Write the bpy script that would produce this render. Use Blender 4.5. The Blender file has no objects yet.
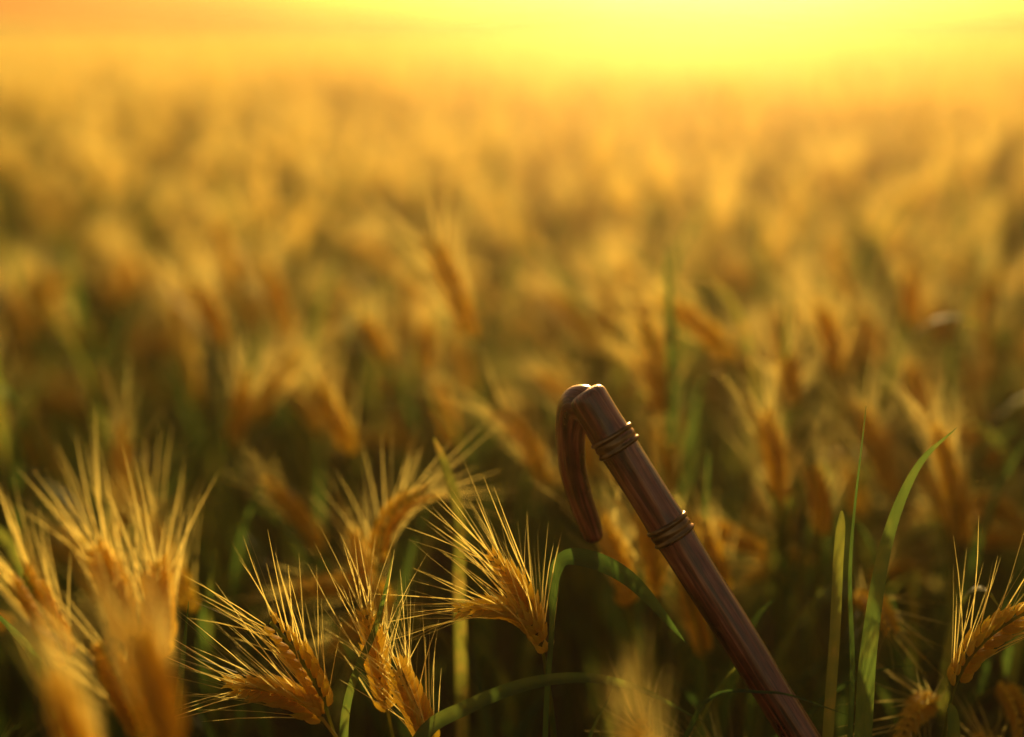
import bpy, math, random
from mathutils import Vector, Matrix, Quaternion
random.seed(11)
R=random.random
def U(a,b): return a+(b-a)*random.random()
scene=bpy.context.scene
scene.view_settings.view_transform='Standard'
try: scene.view_settings.look='None'
except Exception: pass
scene.view_settings.exposure=0

SUN_EL=math.radians(8.0); SUN_AZ=math.radians(7.1)

# ------------------------------------------------------------ materials
def newmat(name):
    m=bpy.data.materials.new(name); m.use_nodes=True
    nt=m.node_tree; nt.nodes.clear()
    out=nt.nodes.new('ShaderNodeOutputMaterial')
    return m,nt,out
def ramp(nt,stops):
    r=nt.nodes.new('ShaderNodeValToRGB')
    cr=r.color_ramp
    while len(cr.elements)<len(stops): cr.elements.new(0.5)
    for e,(p,c) in zip(cr.elements,stops):
        e.position=p; e.color=(c[0],c[1],c[2],1)
    return r
def plant_mat(name,stops,tstops,fac,rough=0.5,spec=0.3,use_height=False,stripe=False,cheap=False):
    m,nt,out=newmat(name); N=nt.nodes; L=nt.links
    at=N.new('ShaderNodeAttribute'); at.attribute_name='info'
    sep=N.new('ShaderNodeSeparateColor'); L.new(at.outputs['Color'],sep.inputs[0])
    oi=N.new('ShaderNodeObjectInfo')
    add=N.new('ShaderNodeMath'); add.operation='ADD'
    L.new(sep.outputs[0],add.inputs[0]); L.new(oi.outputs['Random'],add.inputs[1])
    fr=N.new('ShaderNodeMath'); fr.operation='FRACT'; L.new(add.outputs[0],fr.inputs[0])
    src=fr.outputs[0]
    if use_height:
        h=N.new('ShaderNodeMath'); h.operation='MULTIPLY_ADD'; h.inputs[1].default_value=0.35
        L.new(fr.outputs[0],h.inputs[0]); 
        h2=N.new('ShaderNodeMath'); h2.operation='MULTIPLY'; h2.inputs[1].default_value=0.6
        L.new(sep.outputs[1],h2.inputs[0]); L.new(h2.outputs[0],h.inputs[2]); src=h.outputs[0]
    h3=N.new('ShaderNodeMath'); h3.operation='MULTIPLY_ADD'; h3.inputs[1].default_value=0.75; h3.inputs[2].default_value=0.13
    L.new(src,h3.inputs[0]); val=h3.outputs[0]
    if not cheap:
        geo=N.new('ShaderNodeNewGeometry')
        nz=N.new('ShaderNodeTexNoise'); nz.inputs['Scale'].default_value=60 ; nz.inputs['Detail'].default_value=2
        L.new(geo.outputs['Position'],nz.inputs['Vector'])
        mx=N.new('ShaderNodeMath'); mx.operation='MULTIPLY_ADD'; mx.inputs[1].default_value=0.5
        L.new(nz.outputs[0],mx.inputs[0]); L.new(val,mx.inputs[2])
        sb=N.new('ShaderNodeMath'); sb.operation='SUBTRACT'; sb.inputs[1].default_value=0.25
        L.new(mx.outputs[0],sb.inputs[0]); val=sb.outputs[0]
    r1=ramp(nt,stops); r2=ramp(nt,tstops)
    L.new(val,r1.inputs[0]); L.new(val,r2.inputs[0])
    if cheap:
        p=N.new('ShaderNodeBsdfDiffuse'); L.new(r1.outputs[0],p.inputs[0])
    else:
        p=N.new('ShaderNodeBsdfPrincipled')
        L.new(r1.outputs[0],p.inputs['Base Color'])
        p.inputs['Roughness'].default_value=rough
        p.inputs['Specular IOR Level'].default_value=spec
        if stripe:
            wv=N.new('ShaderNodeMath'); wv.operation='SINE'
            ml=N.new('ShaderNodeMath'); ml.operation='MULTIPLY'; ml.inputs[1].default_value=75
            L.new(sep.outputs[2],ml.inputs[0]); L.new(ml.outputs[0],wv.inputs[0])
            b=N.new('ShaderNodeBump'); b.inputs['Strength'].default_value=0.35; b.inputs['Distance'].default_value=0.0004
            L.new(wv.outputs[0],b.inputs['Height']); L.new(b.outputs[0],p.inputs['Normal'])
    t=N.new('ShaderNodeBsdfTranslucent'); L.new(r2.outputs[0],t.inputs['Color'])
    ms=N.new('ShaderNodeMixShader'); ms.inputs[0].default_value=fac
    L.new(p.outputs[0],ms.inputs[1]); L.new(t.outputs[0],ms.inputs[2]); L.new(ms.outputs[0],out.inputs[0])
    return m
def mats(cheap):
    s='_far' if cheap else ''
    return [plant_mat('wheat_stem'+s,[(0,(.045,.085,.018)),(.5,(.11,.15,.03)),(1,(.36,.25,.07))],
                 [(0,(.14,.25,.025)),(.5,(.34,.43,.05)),(1,(.9,.62,.13))],.45,.55,.25,True,False,cheap),
      plant_mat('wheat_leaf'+s,[(0,(.04,.085,.03)),(.6,(.07,.12,.042)),(.85,(.13,.16,.045)),(1,(.3,.2,.06))],
                 [(0,(.11,.23,.04)),(.6,(.21,.33,.055)),(.85,(.45,.46,.07)),(1,(.9,.58,.12))],.5,.5,.3,False,True,cheap),
      plant_mat('wheat_husk'+s,[(0,(.27,.2,.045)),(.3,(.48,.29,.075)),(1,(.6,.37,.11))],
                 [(0,(.95,.82,.16)),(.3,(1,.79,.18)),(1,(1,.83,.25))],.8,.55,.25,False,False,cheap),
      plant_mat('wheat_awn'+s,[(0,(.55,.38,.11)),(1,(.65,.46,.16))],
                 [(0,(1,.81,.21)),(1,(1,.86,.3))],.9,.35,.5,False,False,cheap)]
PM=mats(False); PF=mats(True)

# ------------------------------------------------------------ mesh builder
class MB:
    def __init__(s): s.v=[];s.f=[];s.m=[];s.c=[]
    def build(s,name,mats):
        me=bpy.data.meshes.new(name); me.from_pydata([tuple(a) for a in s.v],[],s.f)
        for m in mats: me.materials.append(m)
        me.polygons.foreach_set('material_index',s.m)
        me.polygons.foreach_set('use_smooth',[True]*len(s.f))
        ca=me.color_attributes.new('info','FLOAT_COLOR','POINT')
        buf=[]
        for c in s.c: buf.extend((c[0],c[1],c[2],1.0))
        ca.data.foreach_set('color',buf)
        me.update(); return me
def perp(t):
    a=Vector((0,0,1)) if abs(t.z)<.9 else Vector((1,0,0))
    return t.cross(a).normalized()
def tangents(pts):
    n=len(pts); T=[]
    for i in range(n):
        a=pts[max(i-1,0)]; b=pts[min(i+1,n-1)]
        T.append((b-a).normalized())
    return T
def frames(pts):
    T=tangents(pts); n=perp(T[0]); F=[]
    for t in T:
        n=(n-t*n.dot(t)); n=n.normalized() if n.length>1e-6 else perp(t)
        F.append((t,n,t.cross(n)))
    return F
def tube(mb,pts,rad,sides,mat,rnd,hz=None,cap=False):
    F=frames(pts); b=len(mb.v)
    for i,(p,(t,n,w)) in enumerate(zip(pts,F)):
        r=rad[i]
        for k in range(sides):
            a=2*math.pi*k/sides
            mb.v.append(p+(n*math.cos(a)+w*math.sin(a))*r)
            mb.c.append((rnd,hz[i] if hz else 1.0,k/sides))
    for i in range(len(pts)-1):
        for k in range(sides):
            k2=(k+1)%sides
            mb.f.append((b+i*sides+k,b+i*sides+k2,b+(i+1)*sides+k2,b+(i+1)*sides+k)); mb.m.append(mat)
def blade(mb,pts,wid,up,rnd,fold=.25,twist=0.0,mat=1):
    T=tangents(pts); b=len(mb.v); n=len(pts)
    for i,(p,t) in enumerate(zip(pts,T)):
        s=t.cross(up)
        s=s.normalized() if s.length>1e-4 else perp(t)
        s=Quaternion(t,twist*i/(n-1))@s
        nn=s.cross(t).normalized(); w=wid[i]
        for q,o in ((-1,1),(-.5,.35),(0,0),(.5,.35),(1,1)):
            mb.v.append(p+s*q*w*.5+nn*o*w*fold*.5); mb.c.append((rnd,.5,(q+1)*.5))
    for i in range(n-1):
        for k in range(4):
            mb.f.append((b+i*5+k,b+i*5+k+1,b+(i+1)*5+k+1,b+(i+1)*5+k)); mb.m.append(mat)
def ribbon(mb,pts,wid,side,rnd,mat=1):
    b=len(mb.v)
    for i,p in enumerate(pts):
        for q in (-1,1):
            mb.v.append(p+side*q*wid[i]*.5); mb.c.append((rnd,.5,(q+1)*.5))
    for i in range(len(pts)-1):
        mb.f.append((b+2*i,b+2*i+1,b+2*i+3,b+2*i+2)); mb.m.append(mat)
def interp(pts,t):
    x=t*(len(pts)-1); i=min(int(x),len(pts)-2); f=x-i
    return pts[i].lerp(pts[i+1],f),(pts[i+1]-pts[i]).normalized()
def catmull(P,n):
    P=[Vector(p) for p in P]; Q=[P[0]*2-P[1]]+P+[P[-1]*2-P[-2]]
    out=[]
    seg=len(P)-1
    for j in range(n+1):
        x=j/n*seg; i=min(int(x),seg-1); t=x-i
        a,b,c,d=Q[i],Q[i+1],Q[i+2],Q[i+3]
        out.append(.5*((2*b)+(c-a)*t+(2*a-5*b+4*c-d)*t*t+(3*b-a-3*c+d)*t**3))
    return out
def rvec(s): return Vector((U(-s,s),U(-s,s),U(-s,s)))

def ear(mb,spine,lod,rnd,awnlen=.065,spread=.5):
    t0=(spine[-1]-spine[0]).normalized()
    S=perp(t0); S=Quaternion(t0,U(0,6.28))@S
    n={0:20,1:14,2:6}[lod]
    if lod==0: tube(mb,spine,[.0013]*len(spine),5,0,rnd)
    for i in range(n):
        t=(i+.3)/n; p,tg=interp(spine,t)
        s=(S-tg*S.dot(tg)).normalized(); nn=tg.cross(s)
        if i%2: s=-s
        sc=.72+.5*math.sin(math.pi*min(1,t*1.05+.12))**.7 if t<.9 else .7
        sc*=U(.9,1.1)
        if lod==0:
            for k in (-1,0,1):
                d=(tg+s*(.46-.1*abs(k))+nn*k*.5+rvec(.09)).normalized()
                o=p+s*.0018+nn*k*.0012
                fl=.0115*sc*U(.9,1.1); q=[o+d*fl*x+ s*(.0012*math.sin(x*3.14)) for x in (0,.2,.45,.7,.9,1.1)]
                r=.0021*sc
                tube(mb,q,[r*.35,r*.85,r,r*.72,r*.32,r*.06],6,2,rnd+U(-.16,.16))
                if k==0 or R()<.75:
                    al=awnlen*U(.65,1.2)
                    ad=(tg*1.0+s*U(.25,1.0)*spread+nn*(k*.45+U(-.35,.35))*spread+rvec(.08)).normalized()
                    bend=(ad-tg*ad.dot(tg))*U(.0,.14)+Vector((0,0,-1))*U(0,.06)+rvec(.05)
                    e=q[-1]-d*.001
                    aq=[e+ad*al*x+bend*al*x*x for x in (0,.3,.65,1)]
                    sd=(Quaternion(ad,U(0,3.14))@perp(ad))
                    ribbon(mb,aq,[.0008,.00065,.00042,.00006],sd,rnd,3)
        else:
            d=(tg+s*.4+rvec(.15)).normalized()
            fl=(.018 if lod==1 else .034)*sc; r=(.0038 if lod==1 else .0075)*sc
            for w in ((nn,s) if lod==1 else (Vector((1,U(-.7,.7),0)),)):
                w=(w-d*w.dot(d)).normalized()*r
                b=len(mb.v); mb.v+=[p,p+d*fl*.45+w,p+d*fl,p+d*fl*.45-w]; mb.c+=[(rnd,1,0)]*4
                mb.f.append((b,b+1,b+2,b+3)); mb.m.append(2)
            for _ in range(2 if lod==1 else 1):
                al=awnlen*U(.7,1.2)
                ad=(tg+s*U(.1,1)*spread+nn*U(-.6,.6)*spread).normalized()
                e=p+d*fl*.8
                w=Vector((1,U(-.7,.7),U(-.3,.3))); w=w-ad*w.dot(ad)
                w=w.normalized()*(.0012 if lod==1 else .0024)
                b=len(mb.v); mb.v+= [e-w,e+w,e+ad*al]; mb.c+=[(rnd,1,0)]*3
                mb.f.append((b,b+1,b+2)); mb.m.append(3)

def plant(mb,root,h,lod,az=None,nod=None,leafy=1.0,earless=False):
    rnd=R()
    az=U(0,6.28) if az is None else az
    nod=random.choice([U(.15,.6),U(.3,1.0),U(.8,2.0)]) if nod is None else nod
    d=Vector((math.cos(az),math.sin(az),0)); lean=U(0,.13)
    el=U(.06,.095)
    ns={0:12,1:6,2:3}[lod]; ne={0:7,1:4,2:2}[lod]
    pts=[root.copy()]; slen=h
    zup=Vector((0,0,1)); wob=rvec(.02)
    for i in range(ns):
        t=(i+.5)/ns; a=lean*t+nod*.55*max(0,(t-.72)/.28)**2
        pts.append(pts[-1]+(zup*math.cos(a)+d*math.sin(a)+wob*math.sin(t*5)).normalized()*slen/ns)
    if lod<2: tube(mb,pts,[.0019-.0009*i/ns for i in range(ns+1)],{0:6,1:3}[lod],0,rnd,[i/ns for i in range(ns+1)])
    else: ribbon(mb,pts,[.004]*(ns+1),Vector((1,0,0)),rnd,0)
    sp=[pts[-1].copy()]
    for i in range(ne):
        a=lean+nod*(.55+.45*(i+1)/ne)
        sp.append(sp[-1]+(zup*math.cos(a)+d*math.sin(a))*el/ne)
    if not earless: ear(mb,sp,lod,rnd,U(.045,.075),U(.4,.7))
    nl={0:5,1:4,2:2}[lod]
    for j in range(nl):
        if R()>leafy: continue
        t0=U(.4,.97); p,tg=interp(pts,t0)
        a=U(0,6.28); o=Vector((math.cos(a),math.sin(a),0))
        ll=U(.12,.24); droop=U(.3,2.2); st=U(.08,.4); w=U(.006,.011)
        m={0:10,1:5,2:3}[lod]; q=[p.copy()]
        for i in range(m):
            an=st+droop*((i+.5)/m)**1.8
            q.append(q[-1]+(zup*math.cos(an)+o*math.sin(an))*ll/m)
        ws=[w*(.55+.45*math.sin(min(1,x*2.2)*1.57))*(1-x**2.5)+.0003 for x in [i/m for i in range(m+1)]]
        if lod==0: blade(mb,q,ws,o,rnd+U(-.3,.3),.3,U(-1.2,1.2))
        else: ribbon(mb,q,ws,o.cross(zup),rnd+U(-.3,.3))

# ------------------------------------------------------------ field
field=bpy.data.objects.new('wheat_field',None); scene.collection.objects.link(field)
def inst(me,name,loc,rz,sc,tilt=(0,0)):
    o=bpy.data.objects.new(name,me); o.location=loc; o.rotation_euler=(tilt[0],tilt[1],rz)
    o.scale=sc; o.parent=field; scene.collection.objects.link(o); return o
near=[]
NODS=[.2,.35,.5,.7,.9,1.2,1.6,2.1,.3,.6,1.0,1.8,.4,.8,.5,.6]
for i in range(16):
    mb=MB(); plant(mb,Vector((0,0,0)),U(.60,.68),0,az=0.0,nod=NODS[i],leafy=.85,earless=i>=13)
    near.append(mb.build('stalk_mesh',PM))
def clear(x,y):
    if .60<y<.93 and -.30<x<.36: return R()<.80
    if y<.60: return R()<.4
    return False
def tall(x,y): return 1+.07*math.sin(x*2.3+y*1.1)*math.sin(y*1.7-x*.6)
cnt=0
YN=2.1
N=620
while cnt<N:
    y=math.sqrt(U(.3**2,YN**2)) if R()<.6 else U(.3,YN)
    x=U(-1,1)*(.5*YN+.6)
    if abs(x)>.5*y+.6 : continue
    cnt+=1
    if clear(x,y): continue
    s=U(.84,.97)*.92 if y<.95 else U(.86,1.11)*tall(x,y)
    if y>.95 and y<1.2: s=min(s,.97)
    az=random.gauss(math.pi*1.05,1.2)
    inst(random.choice(near[:13]) if y<.95 else random.choice(near),'wheat_stalk_part',(x,y,-.01),az,(s,s,s),(U(-.06,.06),U(-.06,.06)))
for _ in range(120):      # leafy tillers without ears between the near stalks
    y=U(.72,2.0); x=U(-1,1)*(.45*y+.2); s=U(.75,.98)
    if y<1.0: s*=.82
    inst(near[random.choice((13,14,15))],'wheat_tiller',(x,y,-.01),U(0,6.28),(s,s,s),(U(-.12,.12),U(-.12,.12)))
def patch(size,n,lod,hs):
    mb=MB()
    for _ in range(n):
        h=U(*hs)
        plant(mb,Vector((U(-size/2,size/2),U(-size/2,size/2),0)),h,lod,az=random.gauss(math.pi*1.05,1.2) if R()<.6 else None,leafy=.75,earless=R()<.18)
    return mb.build('wheat_patch_mesh',PF)
mid=[patch(1.04,125,1,(.52,.77)) for _ in range(5)]
far=[patch(2.1,220,2,(.54,.78)) for _ in range(3)]
yy=YN+.5
while yy<9:
    xm=.45*yy+1.2; xx=-xm
    while xx<=xm:
        inst(random.choice(mid),'wheat_patch',(xx+U(-.1,.1),yy,U(-.05,.04)),random.choice([0,.15,-.2,math.pi,math.pi+.2]),(1,1,tall(xx,yy))); xx+=1
    yy+=1
yy+=.5
while yy<60:
    xm=.42*yy+3; xx=-xm
    while xx<=xm:
        inst(random.choice(far),'wheat_patch',(xx+U(-.2,.2),yy,U(-.08,.06)),random.choice([0,.15,-.2,math.pi,math.pi+.2]),(1,1,tall(xx,yy))); xx+=2
    yy+=2 if yy<30 else 3

# ------------------------------------------------------------ foreground stalks
def hero(base,ctrl,tip,root=None,awn=.062,spread=.58,leaves=2,nm='wheat_stalk'):
    mb=MB(); base,ctrl,tip=Vector(base),Vector(ctrl),Vector(tip)
    rnd=U(.2,.9)
    sp=[base*(1-t)**2+ctrl*2*t*(1-t)+tip*t*t for t in [i/9 for i in range(10)]]
    d0=(ctrl-base).normalized()
    root=Vector(root) if root else Vector((base.x+U(-.02,.04),base.y+U(-.01,.03),0))
    k1=Vector((root.x*.7+base.x*.3,root.y,base.z*.55)); k2=base-d0*.10
    st=[]
    for i in range(19):
        t=i/18; st.append(root*(1-t)**3+k1*3*t*(1-t)**2+k2*3*t*t*(1-t)+base*t**3)
    tube(mb,st,[.0019-.0008*i/18 for i in range(19)],7,0,rnd,[i/18 for i in range(19)])
    ear(mb,sp,0,rnd,awn,spread)
    for j in range(leaves):
        p,tg=interp(st,U(.4,.75)); a=U(0,6.28); o=Vector((math.cos(a),math.sin(a)*.6,0)).normalized()
        ll=U(.12,.2); q=[p.copy()]; dr=U(.5,1.6)
        for i in range(12):
            an=.25+dr*((i+.5)/12)**1.8
            q.append(q[-1]+(Vector((0,0,1))*math.cos(an)+o*math.sin(an))*ll/12)
        blade(mb,q,[.008*(.6+.4*math.sin(min(1,x*2.2)*1.57))*(1-x**2.5)+.0003 for x in [i/12 for i in range(13)]],o,R()*.6,.3,U(-1,1))
    o=bpy.data.objects.new(nm,mb.build(nm,PM)); scene.collection.objects.link(o); return o
H=[((.020,.84,.655),(.012,.835,.697),(-.034,.83,.688)),
   ((.018,.85,.662),(.012,.85,.69),(-.012,.85,.716)),
   ((-.118,.83,.618),(-.128,.83,.652),(-.152,.83,.680)),
   ((-.120,.825,.615),(-.141,.825,.640),(-.178,.82,.641)),
   ((-.080,.84,.612),(-.087,.84,.65),(-.093,.84,.684)),
   ((-.050,.82,.598),(-.060,.82,.625),(-.071,.82,.655)),
   ((.282,.83,.636),(.290,.83,.672),(.332,.83,.692)),
   ((-.209,.73,.655),(-.215,.73,.68),(-.228,.73,.712)),
   ((-.151,.567,.732),(-.155,.57,.762),(-.165,.58,.788)),
   ((-.184,.565,.708),(-.19,.57,.738),(-.203,.58,.765)),
   ((.064,.56,.685),(.060,.565,.71),(.054,.575,.740)),
   ((-.250,.74,.695),(-.262,.745,.72),(-.276,.75,.745)),
   ((-.216,.74,.708),(-.220,.745,.735),(-.233,.75,.760)),
   ((-.200,.75,.690),(-.203,.755,.72),(-.202,.76,.748)),
   ((-.100,.99,.650),(-.100,.99,.70),(-.060,.99,.712)),
   ((.108,.99,.630),(.106,.99,.67),(.094,.99,.698)),
   ((.088,.99,.62),(.082,.99,.66),(.066,.99,.690)),
   ((.217,1.1,.675),(.215,1.1,.71),(.203,1.1,.740)),
   ((.254,1.1,.635),(.253,1.1,.67),(.244,1.1,.694)),
   ((-.143,1.2,.675),(-.15,1.2,.71),(-.170,1.2,.738)),
   ((.137,1.25,.695),(.132,1.25,.73),(.112,1.25,.752)),
   ((.292,1.25,.735),(.29,1.25,.765),(.277,1.25,.795)),
   ((.03,1.15,.66),(.02,1.15,.70),(-.01,1.15,.727)),
   ((.36,1.1,.66),(.355,1.1,.70),(.34,1.1,.73)),
  ]
for b,c,t in H:
    if b[1]<.6: hero(b,c,t,awn=.04,spread=.25,leaves=0)
    else: hero(b,c,t,leaves=0 if b[1]<.8 else 1,spread=.34 if .73<b[1]<.8 else .58,awn=.062)

def leafobj(P,w,prof,rnd,up=(0,-1,.3),tw=0,fold=.3,n=40):
    mb=MB(); q=catmull(P,n); 
    ws=[w*prof(i/n)+.0003 for i in range(n+1)]
    blade(mb,q,ws,Vector(up).normalized(),rnd,fold,tw)
    o=bpy.data.objects.new('grass_blade',mb.build('grass_blade',PM)); scene.collection.objects.link(o)
late=lambda x:(.25+.75*min(1,max(0,(x-.45)/.25)))*(1-max(0,(x-.75)/.25)**2)
std=lambda x:(.5+.5*math.sin(min(1,x*2)*1.57))*(1-x**3)
blunt=lambda x:.8*(1-max(0,(x-.8)/.2)**4*.8)
leafobj([(.03,.83,0),(.02,.80,.45),(.021,.82,.604),(.025,.835,.669),(.028,.845,.709),(.043,.845,.717),(.075,.842,.703),(.110,.83,.666)],.0125,late,.35,(0,-.5,1),.3)
leafobj([(-.08,.83,0),(-.09,.80,.5),(-.061,.80,.607),(-.027,.81,.632),(.024,.815,.648),(.072,.812,.646),(.120,.805,.624)],.0105,std,.3,(0,-.7,1),.2)
leafobj([(.23,.83,0),(.222,.81,.4),(.222,.82,.604),(.225,.83,.669),(.236,.845,.730),(.255,.855,.775),(.280,.86,.799)],.0130,std,.3,(0,-1,.2),.5)
leafobj([(.20,.83,0),(.198,.81,.4),(.2,.82,.604),(.203,.83,.669),(.206,.845,.718),(.208,.85,.747)],.009,blunt,.15,(0,-1,.2),.4)
leafobj([(.22,.82,0),(.214,.82,.45),(.214,.82,.632),(.213,.84,.718),(.222,.86,.813)],.0035,std,.5,(0,-1,.2))
leafobj([(-.25,.84,0),(-.28,.83,.55),(-.29,.83,.62),(-.308,.84,.656),(-.335,.84,.69)],.010,std,.1,(0,-1,.4))
leafobj([(-.03,.95,0),(-.036,.95,.5),(-.038,.95,.65),(-.038,.95,.705),(-.045,.95,.735),(-.055,.95,.765)],.011,blunt,.6,(0,-1,.2),1.0)
leafobj([(.13,.82,0),(.10,.80,.5),(.113,.80,.63),(.157,.80,.647),(.207,.80,.632)],.0035,std,.4,(0,-.4,1))
leafobj([(.285,.82,0),(.285,.82,.5),(.28,.82,.60),(.274,.815,.632)],.012,blunt,.8,(0,-1,.4),.5)
leafobj([(-.08,.80,0),(-.098,.8,.5),(-.105,.81,.62),(-.085,.83,.68),(-.075,.84,.72)],.006,std,.4,(0,-1,.2),.5)
leafobj([(-.23,.8,0),(-.225,.80,.5),(-.212,.82,.62),(-.205,.84,.69)],.007,std,.2,(0,-1,.2),.5)
leafobj([(.16,1.05,0),(.152,1.05,.5),(.15,1.05,.64),(.152,1.05,.74)],.009,std,.25,(0,-1,.2),.6)
leafobj([(.06,.80,0),(.05,.80,.5),(.045,.8,.60),(.062,.8,.65)],.004,std,.3,(0,-1,.2),.5)

# ------------------------------------------------------------ cane
def wood_mat():
    m,nt,out=newmat('polished_wood'); N=nt.nodes; L=nt.links
    at=N.new('ShaderNodeAttribute'); at.attribute_name='grain'
    mp=N.new('ShaderNodeMapping'); mp.inputs['Scale'].default_value=(260,260,10); L.new(at.outputs['Vector'],mp.inputs[0])
    n1=N.new('ShaderNodeTexNoise'); n1.inputs['Scale'].default_value=1; n1.inputs['Detail'].default_value=6; n1.inputs['Roughness'].default_value=.6
    L.new(mp.outputs[0],n1.inputs['Vector'])
    mp2=N.new('ShaderNodeMapping'); mp2.inputs['Scale'].default_value=(60,60,25); L.new(at.outputs['Vector'],mp2.inputs[0])
    n2=N.new('ShaderNodeTexNoise'); n2.inputs['Scale'].default_value=1; n2.inputs['Detail'].default_value=4; L.new(mp2.outputs[0],n2.inputs['Vector'])
    r=ramp(nt,[(.40,(.018,.004,.003)),(.48,(.11,.025,.014)),(.55,(.27,.068,.036)),(.64,(.48,.18,.10))])
    ad=N.new('ShaderNodeMath'); ad.operation='MULTIPLY_ADD'; ad.inputs[1].default_value=.4
    L.new(n2.outputs[0],ad.inputs[0]); hl=N.new('ShaderNodeMath'); hl.operation='MULTIPLY'; hl.inputs[1].default_value=.63
    L.new(n1.outputs[0],hl.inputs[0]); L.new(hl.outputs[0],ad.inputs[2]); L.new(ad.outputs[0],r.inputs[0])
    p=N.new('ShaderNodeBsdfPrincipled'); L.new(r.outputs[0],p.inputs['Base Color'])
    rr=ramp(nt,[(.3,(.25,)*3),(.7,(.42,)*3)]); L.new(n2.outputs[0],rr.inputs[0]); L.new(rr.outputs[0],p.inputs['Roughness'])
    p.inputs['Coat Weight'].default_value=1; p.inputs['Coat Roughness'].default_value=.13
    b=N.new('ShaderNodeBump'); b.inputs['Strength'].default_value=1; b.inputs['Distance'].default_value=.0016
    L.new(n1.outputs[0],b.inputs['Height']); L.new(b.outputs[0],p.inputs['Normal'])
    L.new(p.outputs[0],out.inputs[0]); return m
def metal_mat(name,col,rough):
    m,nt,out=newmat(name); N=nt.nodes; L=nt.links
    geo=N.new('ShaderNodeTexCoord'); n=N.new('ShaderNodeTexNoise'); n.inputs['Scale'].default_value=120; n.inputs['Detail'].default_value=2
    L.new(geo.outputs['Object'],n.inputs['Vector'])
    r=ramp(nt,[(.35,tuple(c*.6 for c in col)),(.6,col)]); L.new(n.outputs[0],r.inputs[0])
    p=N.new('ShaderNodeBsdfPrincipled'); L.new(r.outputs[0],p.inputs['Base Color'])
    p.inputs['Metallic'].default_value=.9; p.inputs['Roughness'].default_value=rough
    L.new(p.outputs[0],out.inputs[0]); return m
WOOD=wood_mat(); BRASS=metal_mat('aged_brass',(.26,.16,.08),.3); RUB=metal_mat('ferrule_metal',(.2,.17,.13),.5)
cane=bpy.data.objects.new('walking_cane',None); scene.collection.objects.link(cane)
def sweep(name,pts,rad,sides,mat,wob=1.0):
    F=frames(pts); v=[];g=[];f=[]; s=0
    for i,(p,(t,n,w)) in enumerate(zip(pts,F)):
        if i: s+=(pts[i]-pts[i-1]).length
        for k in range(sides):
            a=2*math.pi*k/sides
            rr=rad[i]*(1+wob*(.018*math.sin(3*a+s*22)+.012*math.sin(5*a-s*60)))
            v.append(p+(n*math.cos(a)+w*math.sin(a))*rr); g.append((math.cos(a)*rad[i],math.sin(a)*rad[i],s))
    for i in range(len(pts)-1):
        for k in range(sides):
            k2=(k+1)%sides; f.append((i*sides+k,i*sides+k2,(i+1)*sides+k2,(i+1)*sides+k))
    f.append(tuple(range(sides-1,-1,-1))); f.append(tuple((len(pts)-1)*sides+k for k in range(sides)))
    me=bpy.data.meshes.new(name); me.from_pydata([tuple(x) for x in v],[],f); me.materials.append(mat)
    a=me.attributes.new('grain','FLOAT_VECTOR','POINT'); buf=[]
    for x in g: buf.extend(x)
    a.data.foreach_set('vector',buf)
    me.polygons.foreach_set('use_smooth',[True]*len(f)); me.update()
    o=bpy.data.objects.new(name,me); o.parent=cane; scene.collection.objects.link(o); return o
foot=Vector((.574,.673,0.0)); headp=Vector((.0480,.868,.8160))
ax=(headp-foot).normalized(); LEN=(headp-foot).length
B1=.0325; B2=.0985
def srad(d):
    r=.0130-.0050*min(1,d/.9)
    for b in (B1,B2): r+=.0008*math.exp(-((d-b)/.007)**2)
    for b in (.33,.56,.74): r+=.0011*math.exp(-((d-b)/.006)**2)
    return r
pts=[];rad=[]
n=240
for i in range(n):
    d=LEN*(1-i/(n-1)); pts.append(headp-ax*max(d,0)); rad.append(srad(max(d,0)))
for z,k in ((.0015,.96),(.0030,.88),(.0042,.76),(.0050,.6),(.0054,.3)):
    pts.append(headp+ax*z); rad.append(srad(0)*k)
sweep('shaft',pts,rad,40,WOOD)
# crook: leaves the head sideways, turns over tightly and hangs behind the shaft
C=[headp-ax*.009,(.0455,.872,.8110),(.0415,.876,.8085),(.0387,.879,.7995),(.0377,.881,.785),(.0395,.884,.765),(.0450,.885,.744),(.0505,.885,.728),(.0535,.884,.7185)]
cr=catmull(C,64)
rc=[.0112,.0124,.0120,.0108,.0097,.0089,.0084,.0078,.0068]
cp=[];crr=[]
for j,q in enumerate(cr):
    x=j/64*(len(rc)-1); i=min(int(x),len(rc)-2); cp.append(q); crr.append(rc[i]*(1-(x-i))+rc[i+1]*(x-i))
td=(cp[-1]-cp[-2]).normalized(); e=cp[-1].copy()
for k in range(1,8):
    a=k/7*1.5; cp.append(e+td*.0055*math.sin(a)); crr.append(.0068*math.cos(a)+.0001)
sweep('crook_handle',cp,crr,36,WOOD)
def ring(name,d,prof,mat):
    P=[headp-ax*(d-z) for z,_ in prof]; sweep(name,P,[srad(d)-.0004+r for _,r in prof],48,mat,.3)
prof=[(-.0062,0)]+[(-.0062+.0034*(i/8),.0017*math.sin(math.pi*i/8)**.7) for i in range(1,8)]+[(-.0027,.0005),(-.0022,.0004)]+[(-.0022+.0044*(i/8),.0004+.0006*math.sin(math.pi*i/8)) for i in range(1,8)]+[(.0022,.0004),(.0027,.0005)]+[(.0028+.0034*(i/8),.0017*math.sin(math.pi*i/8)**.7) for i in range(1,8)]+[(.0062,0)]
ring('collar_upper',B1,prof,BRASS); ring('collar_lower',B2,prof,BRASS)
sweep('ferrule',[foot+ax*z for z in (-.01,-.008,0,.03,.032)],[.006,.0082,.0092,.0102,.0088],32,RUB)

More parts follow.
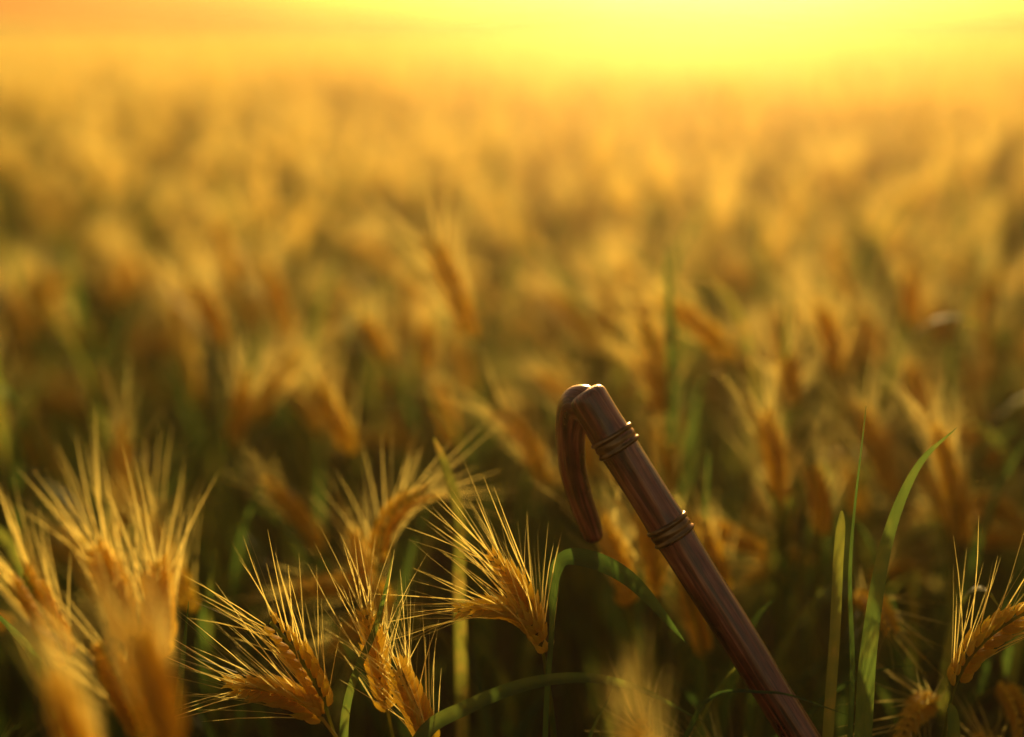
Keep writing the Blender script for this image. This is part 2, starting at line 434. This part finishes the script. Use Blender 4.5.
# ------------------------------------------------------------ ground, hills
def simple(name,a,b,scale,bump=0):
    m,nt,out=newmat(name); N=nt.nodes; L=nt.links
    g=N.new('ShaderNodeNewGeometry'); n=N.new('ShaderNodeTexNoise'); n.inputs['Scale'].default_value=scale; n.inputs['Detail'].default_value=6
    L.new(g.outputs['Position'],n.inputs['Vector']); r=ramp(nt,[(.35,a),(.65,b)]); L.new(n.outputs[0],r.inputs[0])
    p=N.new('ShaderNodeBsdfPrincipled'); L.new(r.outputs[0],p.inputs['Base Color']); p.inputs['Roughness'].default_value=.95
    p.inputs['Specular IOR Level'].default_value=.1
    if bump:
        b=N.new('ShaderNodeBump'); b.inputs['Distance'].default_value=bump; L.new(n.outputs[0],b.inputs['Height']); L.new(b.outputs[0],p.inputs['Normal'])
    L.new(p.outputs[0],out.inputs[0]); return m
def grid(name,x0,x1,y0,y1,nx,ny,zf,mat):
    v=[];f=[]
    for j in range(ny+1):
        for i in range(nx+1):
            x=x0+(x1-x0)*i/nx; y=y0+(y1-y0)*j/ny; v.append((x,y,zf(x,y)))
    for j in range(ny):
        for i in range(nx):
            a=j*(nx+1)+i; f.append((a,a+1,a+nx+2,a+nx+1))
    me=bpy.data.meshes.new(name); me.from_pydata(v,[],f); me.materials.append(mat)
    me.polygons.foreach_set('use_smooth',[True]*len(f))
    o=bpy.data.objects.new(name,me); scene.collection.objects.link(o); return o
grid('ground',-3000,3000,-500,3500,4,4,lambda x,y:0,simple('soil',(.03,.025,.012),(.085,.06,.03),14,.03))
grid('distant_wheat_canopy',-900,900,58,1000,60,60,lambda x,y:.66+.05*math.sin(x*.13+y*.7),simple('distant_wheat',(.3,.19,.07),(.5,.33,.12),.2)).parent=field
def hz(x,y):
    t=(y-1000)/500
    return (10+2.5*math.sin(x*.006+1)+1.5*math.sin(x*.017)+.7*math.sin(x*.045)+.35*math.sin(x*.13))*math.sin(min(1,max(0,t)*1.6)*1.57)*1.25
grid('hills',-1400,1400,1000,1500,260,12,hz,simple('hill_woodland',(.05,.035,.03),(.09,.06,.05),.03))

# low scattering box, added for the sun's bloom and golden haze
m,nt,out=newmat('glow_haze')
vs=nt.nodes.new('ShaderNodeVolumeScatter'); vs.inputs['Color'].default_value=(1,.66,.38,1)
vs.inputs['Density'].default_value=.0145; vs.inputs['Anisotropy'].default_value=.84
nt.links.new(vs.outputs[0],out.inputs['Volume'])
v=[(x,y,z) for x in(-16,16) for y in(-4,11) for z in(-.5,2.3)]
f=[(0,1,3,2),(4,6,7,5),(0,4,5,1),(2,3,7,6),(0,2,6,4),(1,5,7,3)]
me=bpy.data.meshes.new('glow_haze_box'); me.from_pydata(v,[],f); me.materials.append(m)
o=bpy.data.objects.new('glow_haze_box',me); scene.collection.objects.link(o)

# ------------------------------------------------------------ light
w=bpy.data.worlds.new('World'); scene.world=w; w.use_nodes=True; nt=w.node_tree
bg=nt.nodes['Background']; sky=nt.nodes.new('ShaderNodeTexSky'); sky.sky_type='NISHITA'; sky.sun_disc=False
sky.sun_elevation=math.radians(7); sky.sun_rotation=SUN_AZ; sky.dust_density=2; sky.air_density=1.2
mx=nt.nodes.new('ShaderNodeMix'); mx.data_type='RGBA'; mx.blend_type='MULTIPLY'; mx.inputs[0].default_value=1
nt.links.new(sky.outputs[0],mx.inputs[6]); mx.inputs[7].default_value=(1,.66,.42,1)
nt.links.new(mx.outputs[2],bg.inputs[0]); bg.inputs[1].default_value=.115
sl=bpy.data.lights.new('sun','SUN'); sl.energy=5; sl.angle=math.radians(.5); sl.color=(1,.65,.23)
so=bpy.data.objects.new('sun',sl); d=Vector((math.sin(SUN_AZ)*math.cos(SUN_EL),math.cos(SUN_AZ)*math.cos(SUN_EL),math.sin(SUN_EL)))
so.rotation_euler=d.to_track_quat('Z','Y').to_euler(); so.location=d*50; scene.collection.objects.link(so)

# ------------------------------------------------------------ camera
cd=bpy.data.cameras.new('camera'); co=bpy.data.objects.new('camera',cd); scene.collection.objects.link(co)
co.location=(0,0,1.05); co.rotation_euler=(math.radians(90-13.9),0,0)
cd.lens=50; cd.sensor_width=36; cd.clip_start=.02; cd.clip_end=6000
cd.dof.use_dof=True; cd.dof.focus_distance=.895; cd.dof.aperture_fstop=1.45
scene.camera=co
